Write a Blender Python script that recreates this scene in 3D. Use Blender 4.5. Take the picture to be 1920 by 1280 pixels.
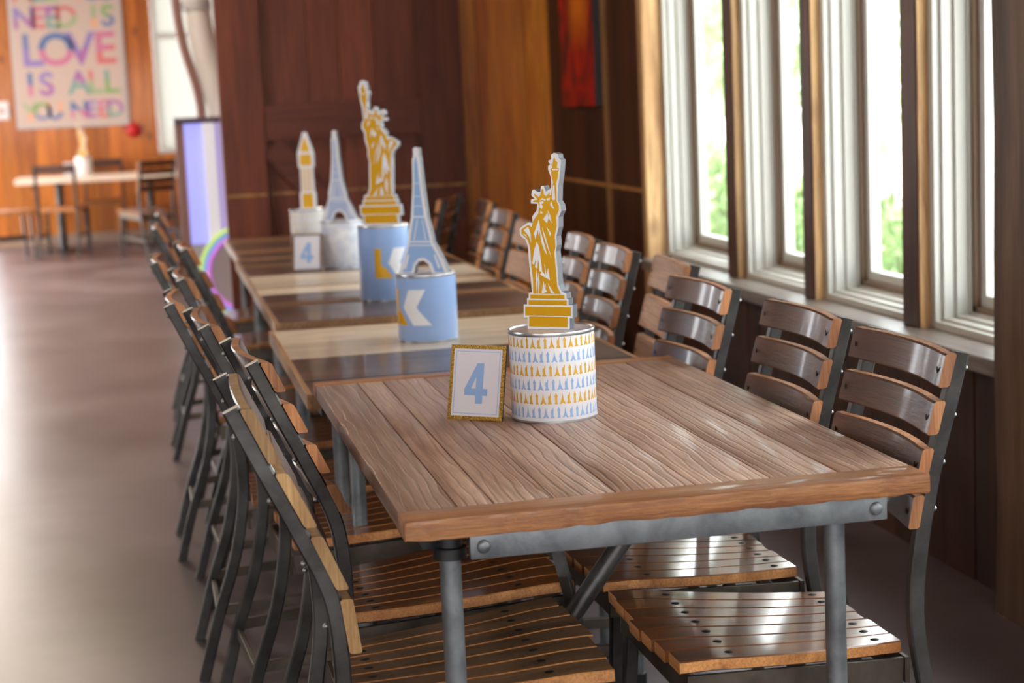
import bpy, bmesh, math, random
from mathutils import Vector, Matrix, Euler
R = math.radians
PI = math.pi
random.seed(7)
for o in list(bpy.data.objects):
    bpy.data.objects.remove(o)
SC = bpy.context.scene
COL = SC.collection

# ------------------------------------------------------------------ camera
YAW, PITCH, ROLL, FPX, CAMH = 0.201914, 0.138457, -0.045192, 3300.0, 1.37
cam_d = bpy.data.cameras.new('camera')
cam = bpy.data.objects.new('camera', cam_d)
COL.objects.link(cam)
fw = Vector((math.sin(YAW) * math.cos(PITCH), math.cos(YAW) * math.cos(PITCH), -math.sin(PITCH)))
r0 = Vector((math.cos(YAW), -math.sin(YAW), 0)); u0 = r0.cross(fw)
rt = math.cos(ROLL) * r0 + math.sin(ROLL) * u0
up = -math.sin(ROLL) * r0 + math.cos(ROLL) * u0
cam.matrix_world = Matrix(((rt.x, up.x, -fw.x, 0), (rt.y, up.y, -fw.y, 0), (rt.z, up.z, -fw.z, CAMH), (0, 0, 0, 1)))
cam_d.sensor_width = 36
cam_d.lens = FPX / 1920 * 36
cam_d.clip_start = .05
cam_d.clip_end = 300
cam_d.dof.use_dof = True
cam_d.dof.focus_distance = 3.15
cam_d.dof.aperture_fstop = 4.0
SC.camera = cam

# ------------------------------------------------------------------ world, sun, exposure
W = bpy.data.worlds.new('sky'); SC.world = W; W.use_nodes = True
wn = W.node_tree.nodes; wl = W.node_tree.links
wn['Background'].inputs['Color'].default_value = (.93, .965, 1.0, 1)
wn['Background'].inputs['Strength'].default_value = 9.0
sun_d = bpy.data.lights.new('sun', 'SUN'); sun_d.energy = 14; sun_d.angle = R(1); sun_d.color = (1, .93, .8)
sun = bpy.data.objects.new('sun', sun_d); COL.objects.link(sun)
sun.rotation_euler = Vector((.42, .25, -1)).to_track_quat('-Z', 'Y').to_euler()
SC.view_settings.view_transform = 'Standard'
SC.view_settings.look = 'None'
SC.view_settings.gamma = 1
SC.view_settings.use_curve_mapping = False
SC.view_settings.exposure = 0.14
SC.cycles.use_denoising = True
SC.cycles.max_bounces = 8
SC.cycles.diffuse_bounces = 5
SC.cycles.glossy_bounces = 4
SC.cycles.transparent_max_bounces = 10
SC.cycles.sample_clamp_indirect = 6
SC.cycles.caustics_reflective = False
SC.cycles.caustics_refractive = False

# ------------------------------------------------------------------ materials
def srgb(r, g, b):
    f = lambda c: (c / 255 / 12.92) if c / 255 <= .04045 else ((c / 255 + .055) / 1.055) ** 2.4
    return (f(r), f(g), f(b), 1)

def mat(name, col, rough=.5, metal=0, coat=0, emit=None, estr=0, spec=.5):
    m = bpy.data.materials.new(name); m.use_nodes = True
    b = m.node_tree.nodes['Principled BSDF']
    b.inputs['Base Color'].default_value = col if len(col) == 4 else srgb(*col)
    b.inputs['Roughness'].default_value = rough
    b.inputs['Metallic'].default_value = metal
    b.inputs['Coat Weight'].default_value = coat
    b.inputs['Coat Roughness'].default_value = .1
    b.inputs['Specular IOR Level'].default_value = spec
    if emit:
        b.inputs['Emission Color'].default_value = srgb(*emit)
        b.inputs['Emission Strength'].default_value = estr
    return m

class NT:
    def __init__(s, m):
        s.n = m.node_tree.nodes; s.l = m.node_tree.links; s.b = s.n['Principled BSDF']
    def new(s, t, **k):
        x = s.n.new(t)
        for a, v in k.items(): setattr(x, a, v)
        return x
    def link(s, a, b): s.l.new(a, b)
    def ramp(s, fac, stops):
        r = s.new('ShaderNodeValToRGB')
        e = r.color_ramp.elements
        while len(e) < len(stops): e.new(.5)
        for i, (p, c) in enumerate(stops):
            e[i].position = p; e[i].color = c if len(c) == 4 else srgb(*c)
        s.link(fac, r.inputs[0]); return r.outputs[0]
    def noise(s, vec, scale, detail=5, rough=.6, dist=0):
        t = s.new('ShaderNodeTexNoise')
        t.inputs['Scale'].default_value = scale; t.inputs['Detail'].default_value = detail
        t.inputs['Roughness'].default_value = rough; t.inputs['Distortion'].default_value = dist
        s.link(vec, t.inputs['Vector']); return t.outputs[0]
    def mix(s, kind, fac, a, b):
        x = s.new('ShaderNodeMix', data_type='RGBA', blend_type=kind)
        if isinstance(fac, (int, float)): x.inputs[0].default_value = fac
        else: s.link(fac, x.inputs[0])
        for v, i in ((a, 6), (b, 7)):
            if isinstance(v, tuple): x.inputs[i].default_value = v
            else: s.link(v, x.inputs[i])
        return x.outputs[2]
    def math(s, op, a, b=None):
        x = s.new('ShaderNodeMath', operation=op)
        for v, i in ((a, 0), (b, 1)):
            if v is None: continue
            if isinstance(v, (int, float)): x.inputs[i].default_value = v
            else: s.link(v, x.inputs[i])
        return x.outputs[0]

def wood(name, dark, light, axis=0, scale=1., rough=.45, bump=.25, coat=0., knots=0., plank=False, rand=True, rings=0., hue=None):
    """grain along the given local axis; plank=True offsets it with the per-face attribute 'plank'"""
    m = mat(name, light, rough, coat=coat); t = NT(m)
    tc = t.new('ShaderNodeTexCoord'); v = tc.outputs['Object']
    off = None
    if plank:
        at = t.new('ShaderNodeAttribute'); at.attribute_name = 'plank'; off = at.outputs['Fac']
    elif rand:
        oi = t.new('ShaderNodeObjectInfo'); off = oi.outputs['Random']
    if off is not None:
        k = t.math('MULTIPLY', off, 37.0)
        cx = t.new('ShaderNodeCombineXYZ')
        for i in range(3): t.link(k, cx.inputs[i])
        va = t.new('ShaderNodeVectorMath', operation='ADD'); t.link(v, va.inputs[0]); t.link(cx.outputs[0], va.inputs[1]); v = va.outputs[0]
    def mapped(long, cross):
        mp = t.new('ShaderNodeMapping'); s = [cross] * 3; s[axis] = long
        mp.inputs['Scale'].default_value = s; t.link(v, mp.inputs['Vector']); return mp.outputs[0]
    big = t.noise(mapped(1.2 * scale, 11 * scale), 1, 6, .6, .8)
    fine = t.noise(mapped(5 * scale, 120 * scale), 1, 4, .7, .2)
    c = t.ramp(big, [(.3, dark), (.7, light)])
    fr = t.ramp(fine, [(.35, (0.45, .42, .4, 1)), (.6, (1, 1, 1, 1))])
    c = t.mix('MULTIPLY', .65, c, fr)
    h = t.math('ADD', t.math('MULTIPLY', big, .6), fine)
    if rings:
        wv = t.new('ShaderNodeTexWave', wave_type='BANDS', bands_direction='XYZ'[axis == 0 and 1 or 0])
        wv.inputs['Scale'].default_value = 17; wv.inputs['Distortion'].default_value = 7; wv.inputs['Detail'].default_value = 3
        wv.inputs['Detail Scale'].default_value = .7; wv.inputs['Detail Roughness'].default_value = .5
        t.link(mapped(.30, 1.0), wv.inputs['Vector'])
        ln = t.ramp(wv.outputs['Fac'], [(.0, (.42, .36, .33, 1)), (.14, (.92, .9, .88, 1)), (.6, (1, 1, 1, 1))])
        rk = t.math('MULTIPLY', t.math('FRACT', t.math('MULTIPLY', off, 3.77)), rings) if off is not None else rings
        c = t.mix('MULTIPLY', rk, c, ln)
        h = t.math('ADD', h, t.math('MULTIPLY', t.math('MINIMUM', wv.outputs['Fac'], .25), 5.0 * rings))
    if knots:
        mp = t.new('ShaderNodeMapping'); s = [4.5] * 3; s[axis] = 2.4
        mp.inputs['Scale'].default_value = s; t.link(v, mp.inputs['Vector'])
        vo = t.new('ShaderNodeTexVoronoi'); vo.inputs['Scale'].default_value = 1; t.link(mp.outputs[0], vo.inputs['Vector'])
        kn = t.ramp(vo.outputs['Distance'], [(.05, (1, 1, 1, 1)), (.16, (0, 0, 0, 1))])
        c = t.mix('MIX', t.math('MULTIPLY', kn, knots), c, tuple(x * .25 for x in srgb(*dark)[:3]) + (1,))
    if off is not None:
        hs = t.new('ShaderNodeHueSaturation')
        vv = t.math('ADD', t.math('MULTIPLY', t.math('FRACT', t.math('MULTIPLY', off, 7.31)), .5), .75)
        t.link(vv, hs.inputs['Value']); t.link(c, hs.inputs['Color']); c = hs.outputs[0]
    t.link(c, t.b.inputs['Base Color'])
    rr = t.math('ADD', t.math('MULTIPLY', fine, .25), rough - .12)
    t.link(rr, t.b.inputs['Roughness'])
    bp = t.new('ShaderNodeBump'); bp.inputs['Strength'].default_value = bump; bp.inputs['Distance'].default_value = .004
    t.link(h, bp.inputs['Height']); t.link(bp.outputs[0], t.b.inputs['Normal'])
    return m

def blotch(name, c1, c2, scale=4, rough=.5, metal=0., bump=.1, c3=None, r2=None):
    m = mat(name, c1, rough, metal); t = NT(m)
    tc = t.new('ShaderNodeTexCoord')
    n = t.noise(tc.outputs['Object'], scale, 7, .62, .3)
    st = [(.32, c1), (.68, c2)] if not c3 else [(.28, c1), (.5, c2), (.72, c3)]
    t.link(t.ramp(n, st), t.b.inputs['Base Color'])
    n2 = t.noise(tc.outputs['Object'], scale * 14, 4, .6)
    if r2: t.link(t.math('ADD', t.math('MULTIPLY', n, r2), rough - r2 / 2), t.b.inputs['Roughness'])
    bp = t.new('ShaderNodeBump'); bp.inputs['Strength'].default_value = bump; bp.inputs['Distance'].default_value = .002
    t.link(n2, bp.inputs['Height']); t.link(bp.outputs[0], t.b.inputs['Normal'])
    return m

M = {}
M['t1'] = wood('weathered_elm', (150, 106, 82), (210, 176, 154), 1, 1, .42, .45, .12, plank=True, rings=.42)
M['t1x'] = wood('weathered_elm_cap', (128, 66, 28), (216, 150, 90), 0, 1.6, .42, .5, .2, plank=True, rings=.3)
M['pk_pale'] = wood('pale_plank', (218, 192, 160), (242, 228, 206), 0, 1, .4, .2, .3, plank=True)
M['pk_dark'] = wood('dark_plank', (62, 44, 38), (114, 90, 80), 0, 1, .35, .3, .4, plank=True)
M['pk_mid'] = wood('brown_plank', (104, 72, 48), (168, 126, 88), 0, 1, .4, .3, plank=True)
M['pk_edge'] = wood('edge_lath', (140, 96, 58), (196, 150, 100), 1, 1, .45, .3, plank=True)
M['slat'] = wood('varnished_slat', (52, 25, 13), (108, 58, 32), 1, 1.3, .42, .25, .35)
M['slat_end'] = wood('slat_end_grain_lit_top', (150, 88, 46), (206, 142, 90), 2, 2, .55, .3)
M['seat'] = wood('varnished_seat', (70, 34, 10), (140, 78, 28), 0, 1.2, .34, .1, 1.)
M['seat_end'] = wood('seat_end_grain', (164, 100, 48), (214, 150, 88), 1, 2, .5, .3)
M['seat_old'] = wood('worn_seat', (70, 46, 26), (134, 96, 60), 0, 1.4, .55, .7)
M['steel'] = blotch('dark_steel', (50, 47, 45), (88, 85, 83), 9, .42, .7, .15, r2=.2)
M['steel_brown'] = blotch('brown_steel', (72, 64, 56), (116, 104, 92), 9, .45, .7, .15, r2=.2)
M['galv'] = blotch('galvanised_steel', (94, 96, 98), (140, 142, 144), 14, .45, .6, .1, r2=.2)
M['chrome'] = mat('bolt_chrome', (150, 150, 150), .35, .9)
M['black'] = mat('black_fitting', (22, 20, 20), .5)
M['floor'] = blotch('stained_concrete', (76, 64, 67), (104, 92, 97), 1.1, .33, 0, .08, (128, 116, 121), r2=.16)
M['pine'] = wood('knotty_pine', (170, 84, 14), (224, 136, 40), 2, .6, .42, .1, .2, knots=.8, rand=False, plank=True)
M['pine_warm'] = wood('orange_pine', (196, 96, 8), (240, 150, 34), 2, .6, .5, .1, .1, knots=.8, rand=False, plank=True)
M['dwall'] = wood('dark_wall_board', (40, 17, 4), (86, 42, 14), 2, .7, .6, .25, plank=True)
M['door'] = wood('red_brown_barnwood', (90, 38, 22), (134, 68, 44), 2, .6, .65, .3, plank=True)
M['doorh'] = wood('red_brown_barnwood_rail', (86, 37, 23), (126, 63, 42), 0, .6, .65, .3, plank=True)
M['post'] = wood('dark_post', (60, 30, 14), (106, 58, 30), 2, .8, .5, .3, plank=True)
M['pillar'] = wood('rough_pillar', (58, 40, 28), (120, 88, 64), 2, .8, .6, .8, plank=True)
M['beam'] = wood('tan_beam', (158, 112, 66), (232, 190, 134), 2, 1.0, .55, .3, knots=.6, plank=True)
M['strip'] = wood('light_strip', (150, 98, 48), (200, 142, 80), 2, 1, .5, .1)
M['sill'] = wood('sill_board', (120, 108, 100), (176, 166, 158), 1, 1, .35, .3)
M['white'] = mat('window_white', (204, 203, 196), .4)
M['gasket'] = mat('window_bronze_gasket', (124, 98, 76), .5)
M['wtrim'] = mat('cream_baseboard', (170, 140, 120), .5)
M['plaster'] = mat('cream_plaster', (150, 132, 112), .8)
M['ceil'] = wood('ceiling_boards', (120, 84, 56), (166, 124, 88), 1, .5, .6, .2)
M['cwhite'] = blotch('white_label', (236, 236, 240), (242, 242, 246), 30, .35, 0, 0)
M['gold'] = mat('gold_print', (224, 168, 0), .28, .2)
M['goldprint'] = mat('gold_ink', (224, 172, 44), .4, .1)
M['blue'] = mat('light_blue_label', (158, 188, 236), .22)
M['bluep'] = mat('blue_ink', (150, 184, 228), .45)
M['pblue'] = mat('pale_blue_ink', (176, 190, 222), .5)
M['tin'] = mat('tin', (176, 176, 178), .3, .9)
M['lid'] = mat('tin_lid', (222, 214, 218), .28, .25)
M['edge'] = mat('grey_card_edge', (84, 88, 98), .5)
M['edged'] = mat('dark_card_edge', (62, 64, 72), .5)
M['paper'] = mat('card_paper', (228, 224, 230), .6)
M['leaf'] = blotch('leaf', (104, 140, 78), (158, 190, 120), 3, .5, 0, 0)
M['leaf2'] = blotch('pale_leaf', (146, 172, 122), (192, 212, 166), 3, .5, 0, 0)
M['yel'] = mat('yellow_petal', (244, 206, 40), .6)
M['bark'] = mat('bark', (120, 100, 84), .8)
M['pave'] = blotch('pale_paving', (206, 200, 190), (226, 222, 214), 2, .8)
M['lamppost'] = mat('pale_painted_post', (196, 200, 204), .5)
M['rust'] = mat('rust_ring', (150, 104, 92), .6)
M['red'] = mat('alarm_red', (196, 20, 22), .35)
M['glow'] = mat('purple_glow', (150, 150, 230), .3, emit=(150, 158, 246), estr=.85)
M['glow2'] = mat('lavender_glow', (170, 160, 210), .3, emit=(176, 164, 214), estr=.55)
M['mauve'] = mat('mauve_pipe', (150, 112, 104), .4)
M['pipe'] = mat('white_pipe', (226, 224, 222), .35)
M['greyplastic'] = mat('pale_grey_plastic', (196, 196, 200), .4)
M['lamp'] = mat('lamp_lens', (255, 244, 226), .4, emit=(255, 240, 218), estr=6)

def glass_mat():
    m = bpy.data.materials.new('window_glass'); m.use_nodes = True
    n = m.node_tree.nodes; l = m.node_tree.links
    n.remove(n['Principled BSDF'])
    tr = n.new('ShaderNodeBsdfTransparent'); tr.inputs[0].default_value = (.95, .97, .96, 1)
    gl = n.new('ShaderNodeBsdfGlossy'); gl.inputs['Roughness'].default_value = .02
    lw = n.new('ShaderNodeLayerWeight'); lw.inputs[0].default_value = .5
    pw = n.new('ShaderNodeMath'); pw.operation = 'POWER'; pw.inputs[1].default_value = 4; l.new(lw.outputs['Facing'], pw.inputs[0])
    fr = n.new('ShaderNodeMath'); fr.operation = 'MULTIPLY_ADD'; fr.inputs[1].default_value = .5; fr.inputs[2].default_value = .03; l.new(pw.outputs[0], fr.inputs[0])
    mx = n.new('ShaderNodeMixShader'); l.new(fr.outputs[0], mx.inputs[0]); l.new(tr.outputs[0], mx.inputs[1]); l.new(gl.outputs[0], mx.inputs[2])
    l.new(mx.outputs[0], n['Material Output'].inputs[0])
    return m
M['glass'] = glass_mat()

def frosted():
    m = bpy.data.materials.new('frosted_glass'); m.use_nodes = True
    n = m.node_tree.nodes; l = m.node_tree.links; n.remove(n['Principled BSDF'])
    a = n.new('ShaderNodeBsdfTranslucent'); a.inputs[0].default_value = (.42, .41, .385, 1)
    b = n.new('ShaderNodeBsdfTransparent'); b.inputs[0].default_value = (.22, .215, .2, 1)
    mx = n.new('ShaderNodeMixShader'); mx.inputs[0].default_value = .7
    l.new(b.outputs[0], mx.inputs[1]); l.new(a.outputs[0], mx.inputs[2]); l.new(mx.outputs[0], n['Material Output'].inputs[0])
    return m
M['frost'] = frosted()

def glitter():
    m = mat('gold_glitter', (206, 158, 50), .3, .6); t = NT(m)
    tc = t.new('ShaderNodeTexCoord')
    vo = t.new('ShaderNodeTexVoronoi'); vo.inputs['Scale'].default_value = 900; t.link(tc.outputs['Object'], vo.inputs['Vector'])
    t.link(t.ramp(vo.outputs['Color'], [(.1, (120, 78, 10)), (.5, (208, 158, 46)), (.9, (255, 232, 150))]), t.b.inputs['Base Color'])
    return m
M['glitter'] = glitter()

def canvas():
    m = mat('red_canvas', (150, 10, 0), .45); t = NT(m)
    tc = t.new('ShaderNodeTexCoord'); sp = t.new('ShaderNodeSeparateXYZ'); t.link(tc.outputs['Object'], sp.inputs[0])
    n = t.noise(tc.outputs['Object'], 4.5, 4, .55, 1.2)
    red = t.ramp(n, [(.32, (40, 2, 2)), (.5, (150, 6, 0)), (.7, (206, 24, 4))])
    # orange tongue in the upper middle of the painted picture
    a = t.math('ABSOLUTE', t.math('ADD', sp.outputs[1], t.math('MULTIPLY', n, .12)))
    f = t.math('MULTIPLY', t.math('LESS_THAN', a, .17), 1.0)
    g = t.new('ShaderNodeMapRange'); g.inputs[1].default_value = -.14; g.inputs[2].default_value = .06; t.link(sp.outputs[2], g.inputs[0])
    g2 = t.new('ShaderNodeMapRange'); g2.inputs[1].default_value = .22; g2.inputs[2].default_value = .08; t.link(a, g2.inputs[0])
    c = t.mix('MIX', t.math('MULTIPLY', g.outputs[0], g2.outputs[0]), red, srgb(226, 122, 10))
    t.link(c, t.b.inputs['Base Color']); return m
M['canvas'] = canvas()
M['canvas_edge'] = mat('canvas_edge', (52, 52, 56), .6)

# ------------------------------------------------------------------ mesh helpers
def finish(name, bm, mats, parent=None, smooth=None, loc=None):
    me = bpy.data.meshes.new(name)
    bmesh.ops.recalc_face_normals(bm, faces=bm.faces[:])
    bm.to_mesh(me); bm.free()
    for m in (mats if isinstance(mats, (list, tuple)) else [mats]): me.materials.append(m)
    if smooth is not None:
        for p in me.polygons: p.use_smooth = True
        me.set_sharp_from_angle(angle=R(smooth))
    o = bpy.data.objects.new(name, me); COL.objects.link(o)
    if parent: o.parent = parent
    if loc: o.location = loc
    return o

def plank_attr(o, per_island=True, seed=1):
    """one random value per loose piece, for the grain of separate boards"""
    me = o.data; rnd = random.Random(seed)
    a = me.attributes.new('plank', 'FLOAT', 'FACE')
    par = list(range(len(me.vertices)))
    def find(i):
        while par[i] != i:
            par[i] = par[par[i]]; i = par[i]
        return i
    for p in me.polygons:
        v = p.vertices[:]
        for k in v[1:]:
            x, y = find(v[0]), find(k)
            if x != y: par[x] = y
    val = {}
    for p in me.polygons:
        r_ = find(p.vertices[0])
        if r_ not in val: val[r_] = rnd.random()
        a.data[p.index].value = val[r_]
    return o

def box(bm, x0, x1, y0, y1, z0, z1, mi=0, bev=0.):
    vs = [bm.verts.new(p) for p in ((x0, y0, z0), (x1, y0, z0), (x1, y1, z0), (x0, y1, z0), (x0, y0, z1), (x1, y0, z1), (x1, y1, z1), (x0, y1, z1))]
    fs = [bm.faces.new([vs[i] for i in q]) for q in ((0, 3, 2, 1), (4, 5, 6, 7), (0, 1, 5, 4), (1, 2, 6, 5), (2, 3, 7, 6), (3, 0, 4, 7))]
    for f in fs: f.material_index = mi
    if bev:
        r_ = bmesh.ops.bevel(bm, geom=list({e for f in fs for e in f.edges}), offset=bev, segments=2, affect='EDGES', profile=.6)
        for f in r_['faces']: f.material_index = mi
    return vs

def sweep(bm, pts, w, h, side, mi=0, cap_mi=None, ch=.0, ring=None):
    """sweep a chamfered rectangle (w along 'side', h across) along pts"""
    if ring is None:
        c = ch or min(w, h) * .12
        ring = [(-w/2 + c, -h/2), (w/2 - c, -h/2), (w/2, -h/2 + c), (w/2, h/2 - c), (w/2 - c, h/2), (-w/2 + c, h/2), (-w/2, h/2 - c), (-w/2, -h/2 + c)]
    pts = [Vector(p) for p in pts]; side = Vector(side).normalized(); rows = []
    for i, p in enumerate(pts):
        t = (pts[min(i + 1, len(pts) - 1)] - pts[max(i - 1, 0)]).normalized()
        s = (side - t * side.dot(t)).normalized(); n = t.cross(s)
        rows.append([bm.verts.new(p + s * a + n * b) for a, b in ring])
    k = len(ring)
    for a, b in zip(rows, rows[1:]):
        for j in range(k):
            bm.faces.new((a[j], a[(j + 1) % k], b[(j + 1) % k], b[j])).material_index = mi
    for r_, q in ((rows[0], -1), (rows[-1], 1)):
        bm.faces.new(r_[::q]).material_index = mi if cap_mi is None else cap_mi
    return rows

def tube(bm, pts, r, n=12, mi=0):
    ring = [(r * math.cos(2 * PI * k / n), r * math.sin(2 * PI * k / n)) for k in range(n)]
    p = [Vector(a) for a in pts]; d = (p[-1] - p[0]).normalized()
    side = Vector((1, 0, 0)) if abs(d.x) < .8 else Vector((0, 1, 0))
    return sweep(bm, p, r, r, side, mi, ring=ring)

def lathe(bm, prof, n=48, mi=0, c=(0, 0, 0), mis=None):
    rows = [[bm.verts.new((c[0] + r * math.cos(2 * PI * k / n), c[1] + r * math.sin(2 * PI * k / n), c[2] + z)) for k in range(n)] for r, z in prof]
    for i, (a, b) in enumerate(zip(rows, rows[1:])):
        for k in range(n):
            bm.faces.new((a[k], a[(k + 1) % n], b[(k + 1) % n], b[k])).material_index = mis[i] if mis else mi
    bm.faces.new(rows[0][::-1]).material_index = mis[0] if mis else mi
    bm.faces.new(rows[-1]).material_index = mis[-1] if mis else mi

def sphere(bm, c, r, sx=1, sy=1, sz=1, mi=0, u=10, v=6):
    r_ = bmesh.ops.create_uvsphere(bm, u_segments=u, v_segments=v, radius=r)
    for q in r_['verts']: q.co = Vector((q.co.x * sx + c[0], q.co.y * sy + c[1], q.co.z * sz + c[2]))
    for f in {f for q in r_['verts'] for f in q.link_faces}: f.material_index = mi

def fill2d(loops, ext=0.):
    """flat (x, y) outline with holes -> bmesh in the XY plane, thickness 2*ext about z = 0"""
    cu = bpy.data.curves.new('outline', 'CURVE'); cu.dimensions = '2D'; cu.fill_mode = 'BOTH'; cu.extrude = ext
    for lp in loops:
        s = cu.splines.new('POLY'); s.points.add(len(lp) - 1)
        for p, q in zip(s.points, lp): p.co = (q[0], q[1], 0, 1)
        s.use_cyclic_u = True
    o = bpy.data.objects.new('outline', cu); me = o.to_mesh()
    bm = bmesh.new(); bm.from_mesh(me); o.to_mesh_clear()
    bpy.data.objects.remove(o); bpy.data.curves.remove(cu)
    bmesh.ops.remove_doubles(bm, verts=bm.verts[:], dist=1e-6)
    return bm

def text2d(s, size, ext=0.):
    cu = bpy.data.curves.new('lettering', 'FONT'); cu.body = s; cu.size = size; cu.extrude = ext; cu.align_x = 'CENTER'; cu.align_y = 'CENTER'
    cu.offset = size * .025
    o = bpy.data.objects.new('lettering', cu); me = o.to_mesh()
    bm = bmesh.new(); bm.from_mesh(me); o.to_mesh_clear(); bpy.data.objects.remove(o); bpy.data.curves.remove(cu)
    return bm

def merge(dst, src, fn, mi=0):
    mp = {v: dst.verts.new(fn(v.co)) for v in src.verts}
    for f in src.faces:
        try: dst.faces.new([mp[v] for v in f.verts]).material_index = mi
        except ValueError: pass
    src.free()

def tag(o, label=None, cat=None, group=None, kind=None):
    if label: o['label'] = label
    if cat: o['category'] = cat
    if group: o['group'] = group
    if kind: o['kind'] = kind
    return o

def thing(name, label, cat, loc=(0, 0, 0), rotz=0., group=None):
    o = bpy.data.objects.new(name, None); COL.objects.link(o); o.empty_display_size = .1
    o.location = loc; o.rotation_euler = (0, 0, rotz)
    return tag(o, label, cat, group)

def copy_thing(o, loc, rotz, label, group=None):
    c = o.copy(); COL.objects.link(c); c.location = loc; c.rotation_euler = (0, 0, rotz); c['label'] = label
    if group: c['group'] = group
    for ch in o.children:
        d = ch.copy(); COL.objects.link(d); d.parent = c
        for g in ch.children:
            e = g.copy(); COL.objects.link(e); e.parent = d
    return c

def struct(name, bm, m, parent=None, smooth=None, plank=None):
    o = finish(name, bm, m, parent, smooth)
    if plank is not None: plank_attr(o, seed=plank)
    if not parent: o['kind'] = 'structure'
    return o

# ------------------------------------------------------------------ the setting
XW = 2.15          # face of the window-side wall
YP = 9.2           # face of the partition with the barn door
YF = 19.4          # face of the far pine wall
XL, YB, HC = -5.2, -3.6, 3.1
bm = bmesh.new(); box(bm, XL, 2.6, YB, YF + .2, -.1, 0); struct('floor', bm, M['floor'])
bm = bmesh.new(); box(bm, XL - .2, 2.9, YB - .2, YF + .4, HC, HC + .15); struct('ceiling', bm, M['ceil'])

# windows along the right wall: (near edge, far edge) of each opening between posts
WIN = [(6.455, 7.37), (5.655, 6.35), (4.855, 5.56), (4.05, 4.745), (2.86, 3.66), (1.96, 2.76), (1.06, 1.86), (.16, .96), (-.74, .06), (-1.64, -.84), (-2.54, -1.74)]
ZS, ZT = .645, 2.35
def boards(bm, x0, x1, y0, y1, z0, z1, w, seed, along='y', gap=.004):
    rnd = random.Random(seed); p = y0 if along == 'y' else x0; e = y1 if along == 'y' else x1
    while p < e - .01:
        q = min(e, p + w * rnd.uniform(.75, 1.25))
        d = rnd.uniform(0, .004)
        if along == 'y': box(bm, x0 + d, x1, p + gap / 2, q - gap / 2, z0, z1)
        else: box(bm, p + gap / 2, q - gap / 2, y0 + d, y1, z0, z1)
        p = q
bm = bmesh.new()
boards(bm, XW, XW + .14, YB, 7.37, 0, ZS - .04, .16, 3)
boards(bm, XW, XW + .14, 7.445, YP, 0, HC, .17, 4)
boards(bm, XW, XW + .14, YB, 7.445, ZT + .002, HC, .16, 5)
struct('wall_right', bm, M['dwall'], plank=2)
bm = bmesh.new(); box(bm, XW + .14, XW + .2, YB, YP, 0, ZS - .05); box(bm, XW + .14, XW + .2, 7.40, YF, 0, HC); box(bm, XW + .14, XW + .2, YB, 7.4, ZT + .02, HC)
struct('wall_right_outer', bm, M['plaster'])
bm = bmesh.new(); box(bm, 2.095, XW + .12, 2.78, 7.36, ZS - .045, ZS, bev=.004); struct('trim_1', bm, M['sill'])
bm = bmesh.new(); box(bm, 2.095, XW + .12, YB, 2.70, ZS - .045, ZS, bev=.004); struct('trim_2', bm, M['sill'])
# tan reveal board at the far end of the window run
bm = bmesh.new(); box(bm, 2.135, 2.245, 7.372, 7.44, ZS - .3, ZT, bev=.003); struct('trim_3', bm, M['beam'], plank=4)
# posts between windows
n = 4
edges = sorted([w[1] for w in WIN if w[1] < 7] )
for i, (a, b) in enumerate(WIN[:-1]):
    lo = WIN[i + 1][1]; hi = a
    if 3.6 < lo < 3.7: continue
    bm = bmesh.new(); box(bm, 2.185, 2.222, lo + .006, hi, ZS, ZT, bev=.003)
    o = struct('trim_%d' % n, bm, M['post'], plank=10 + i)
    bm = bmesh.new(); box(bm, 2.19, 2.222, lo, lo + .0055, ZS, ZT, bev=.001); plank_attr(finish('lit_edge_board', bm, M['beam'], o), seed=40 + i)  # lighter wood on the near side only, standing in for window light
    bm = bmesh.new(); box(bm, 2.2225, 2.30, lo + .001, hi - .001, ZS, ZT); finish('mullion', bm, M['white'], o); n += 1
# rough pillar standing clear of the wall
bm = bmesh.new()
vs = box(bm, 2.07, 2.27, 3.68, 4.045, 0, HC)
bmesh.ops.subdivide_edges(bm, edges=bm.edges[:], cuts=9, use_grid_fill=True)
rnd = random.Random(5)
for v in bm.verts: v.co += Vector((rnd.uniform(-.006, .006), rnd.uniform(-.007, .007), 0))
struct('trim_%d' % n, bm, M['pillar'], smooth=40, plank=30); n += 1
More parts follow.
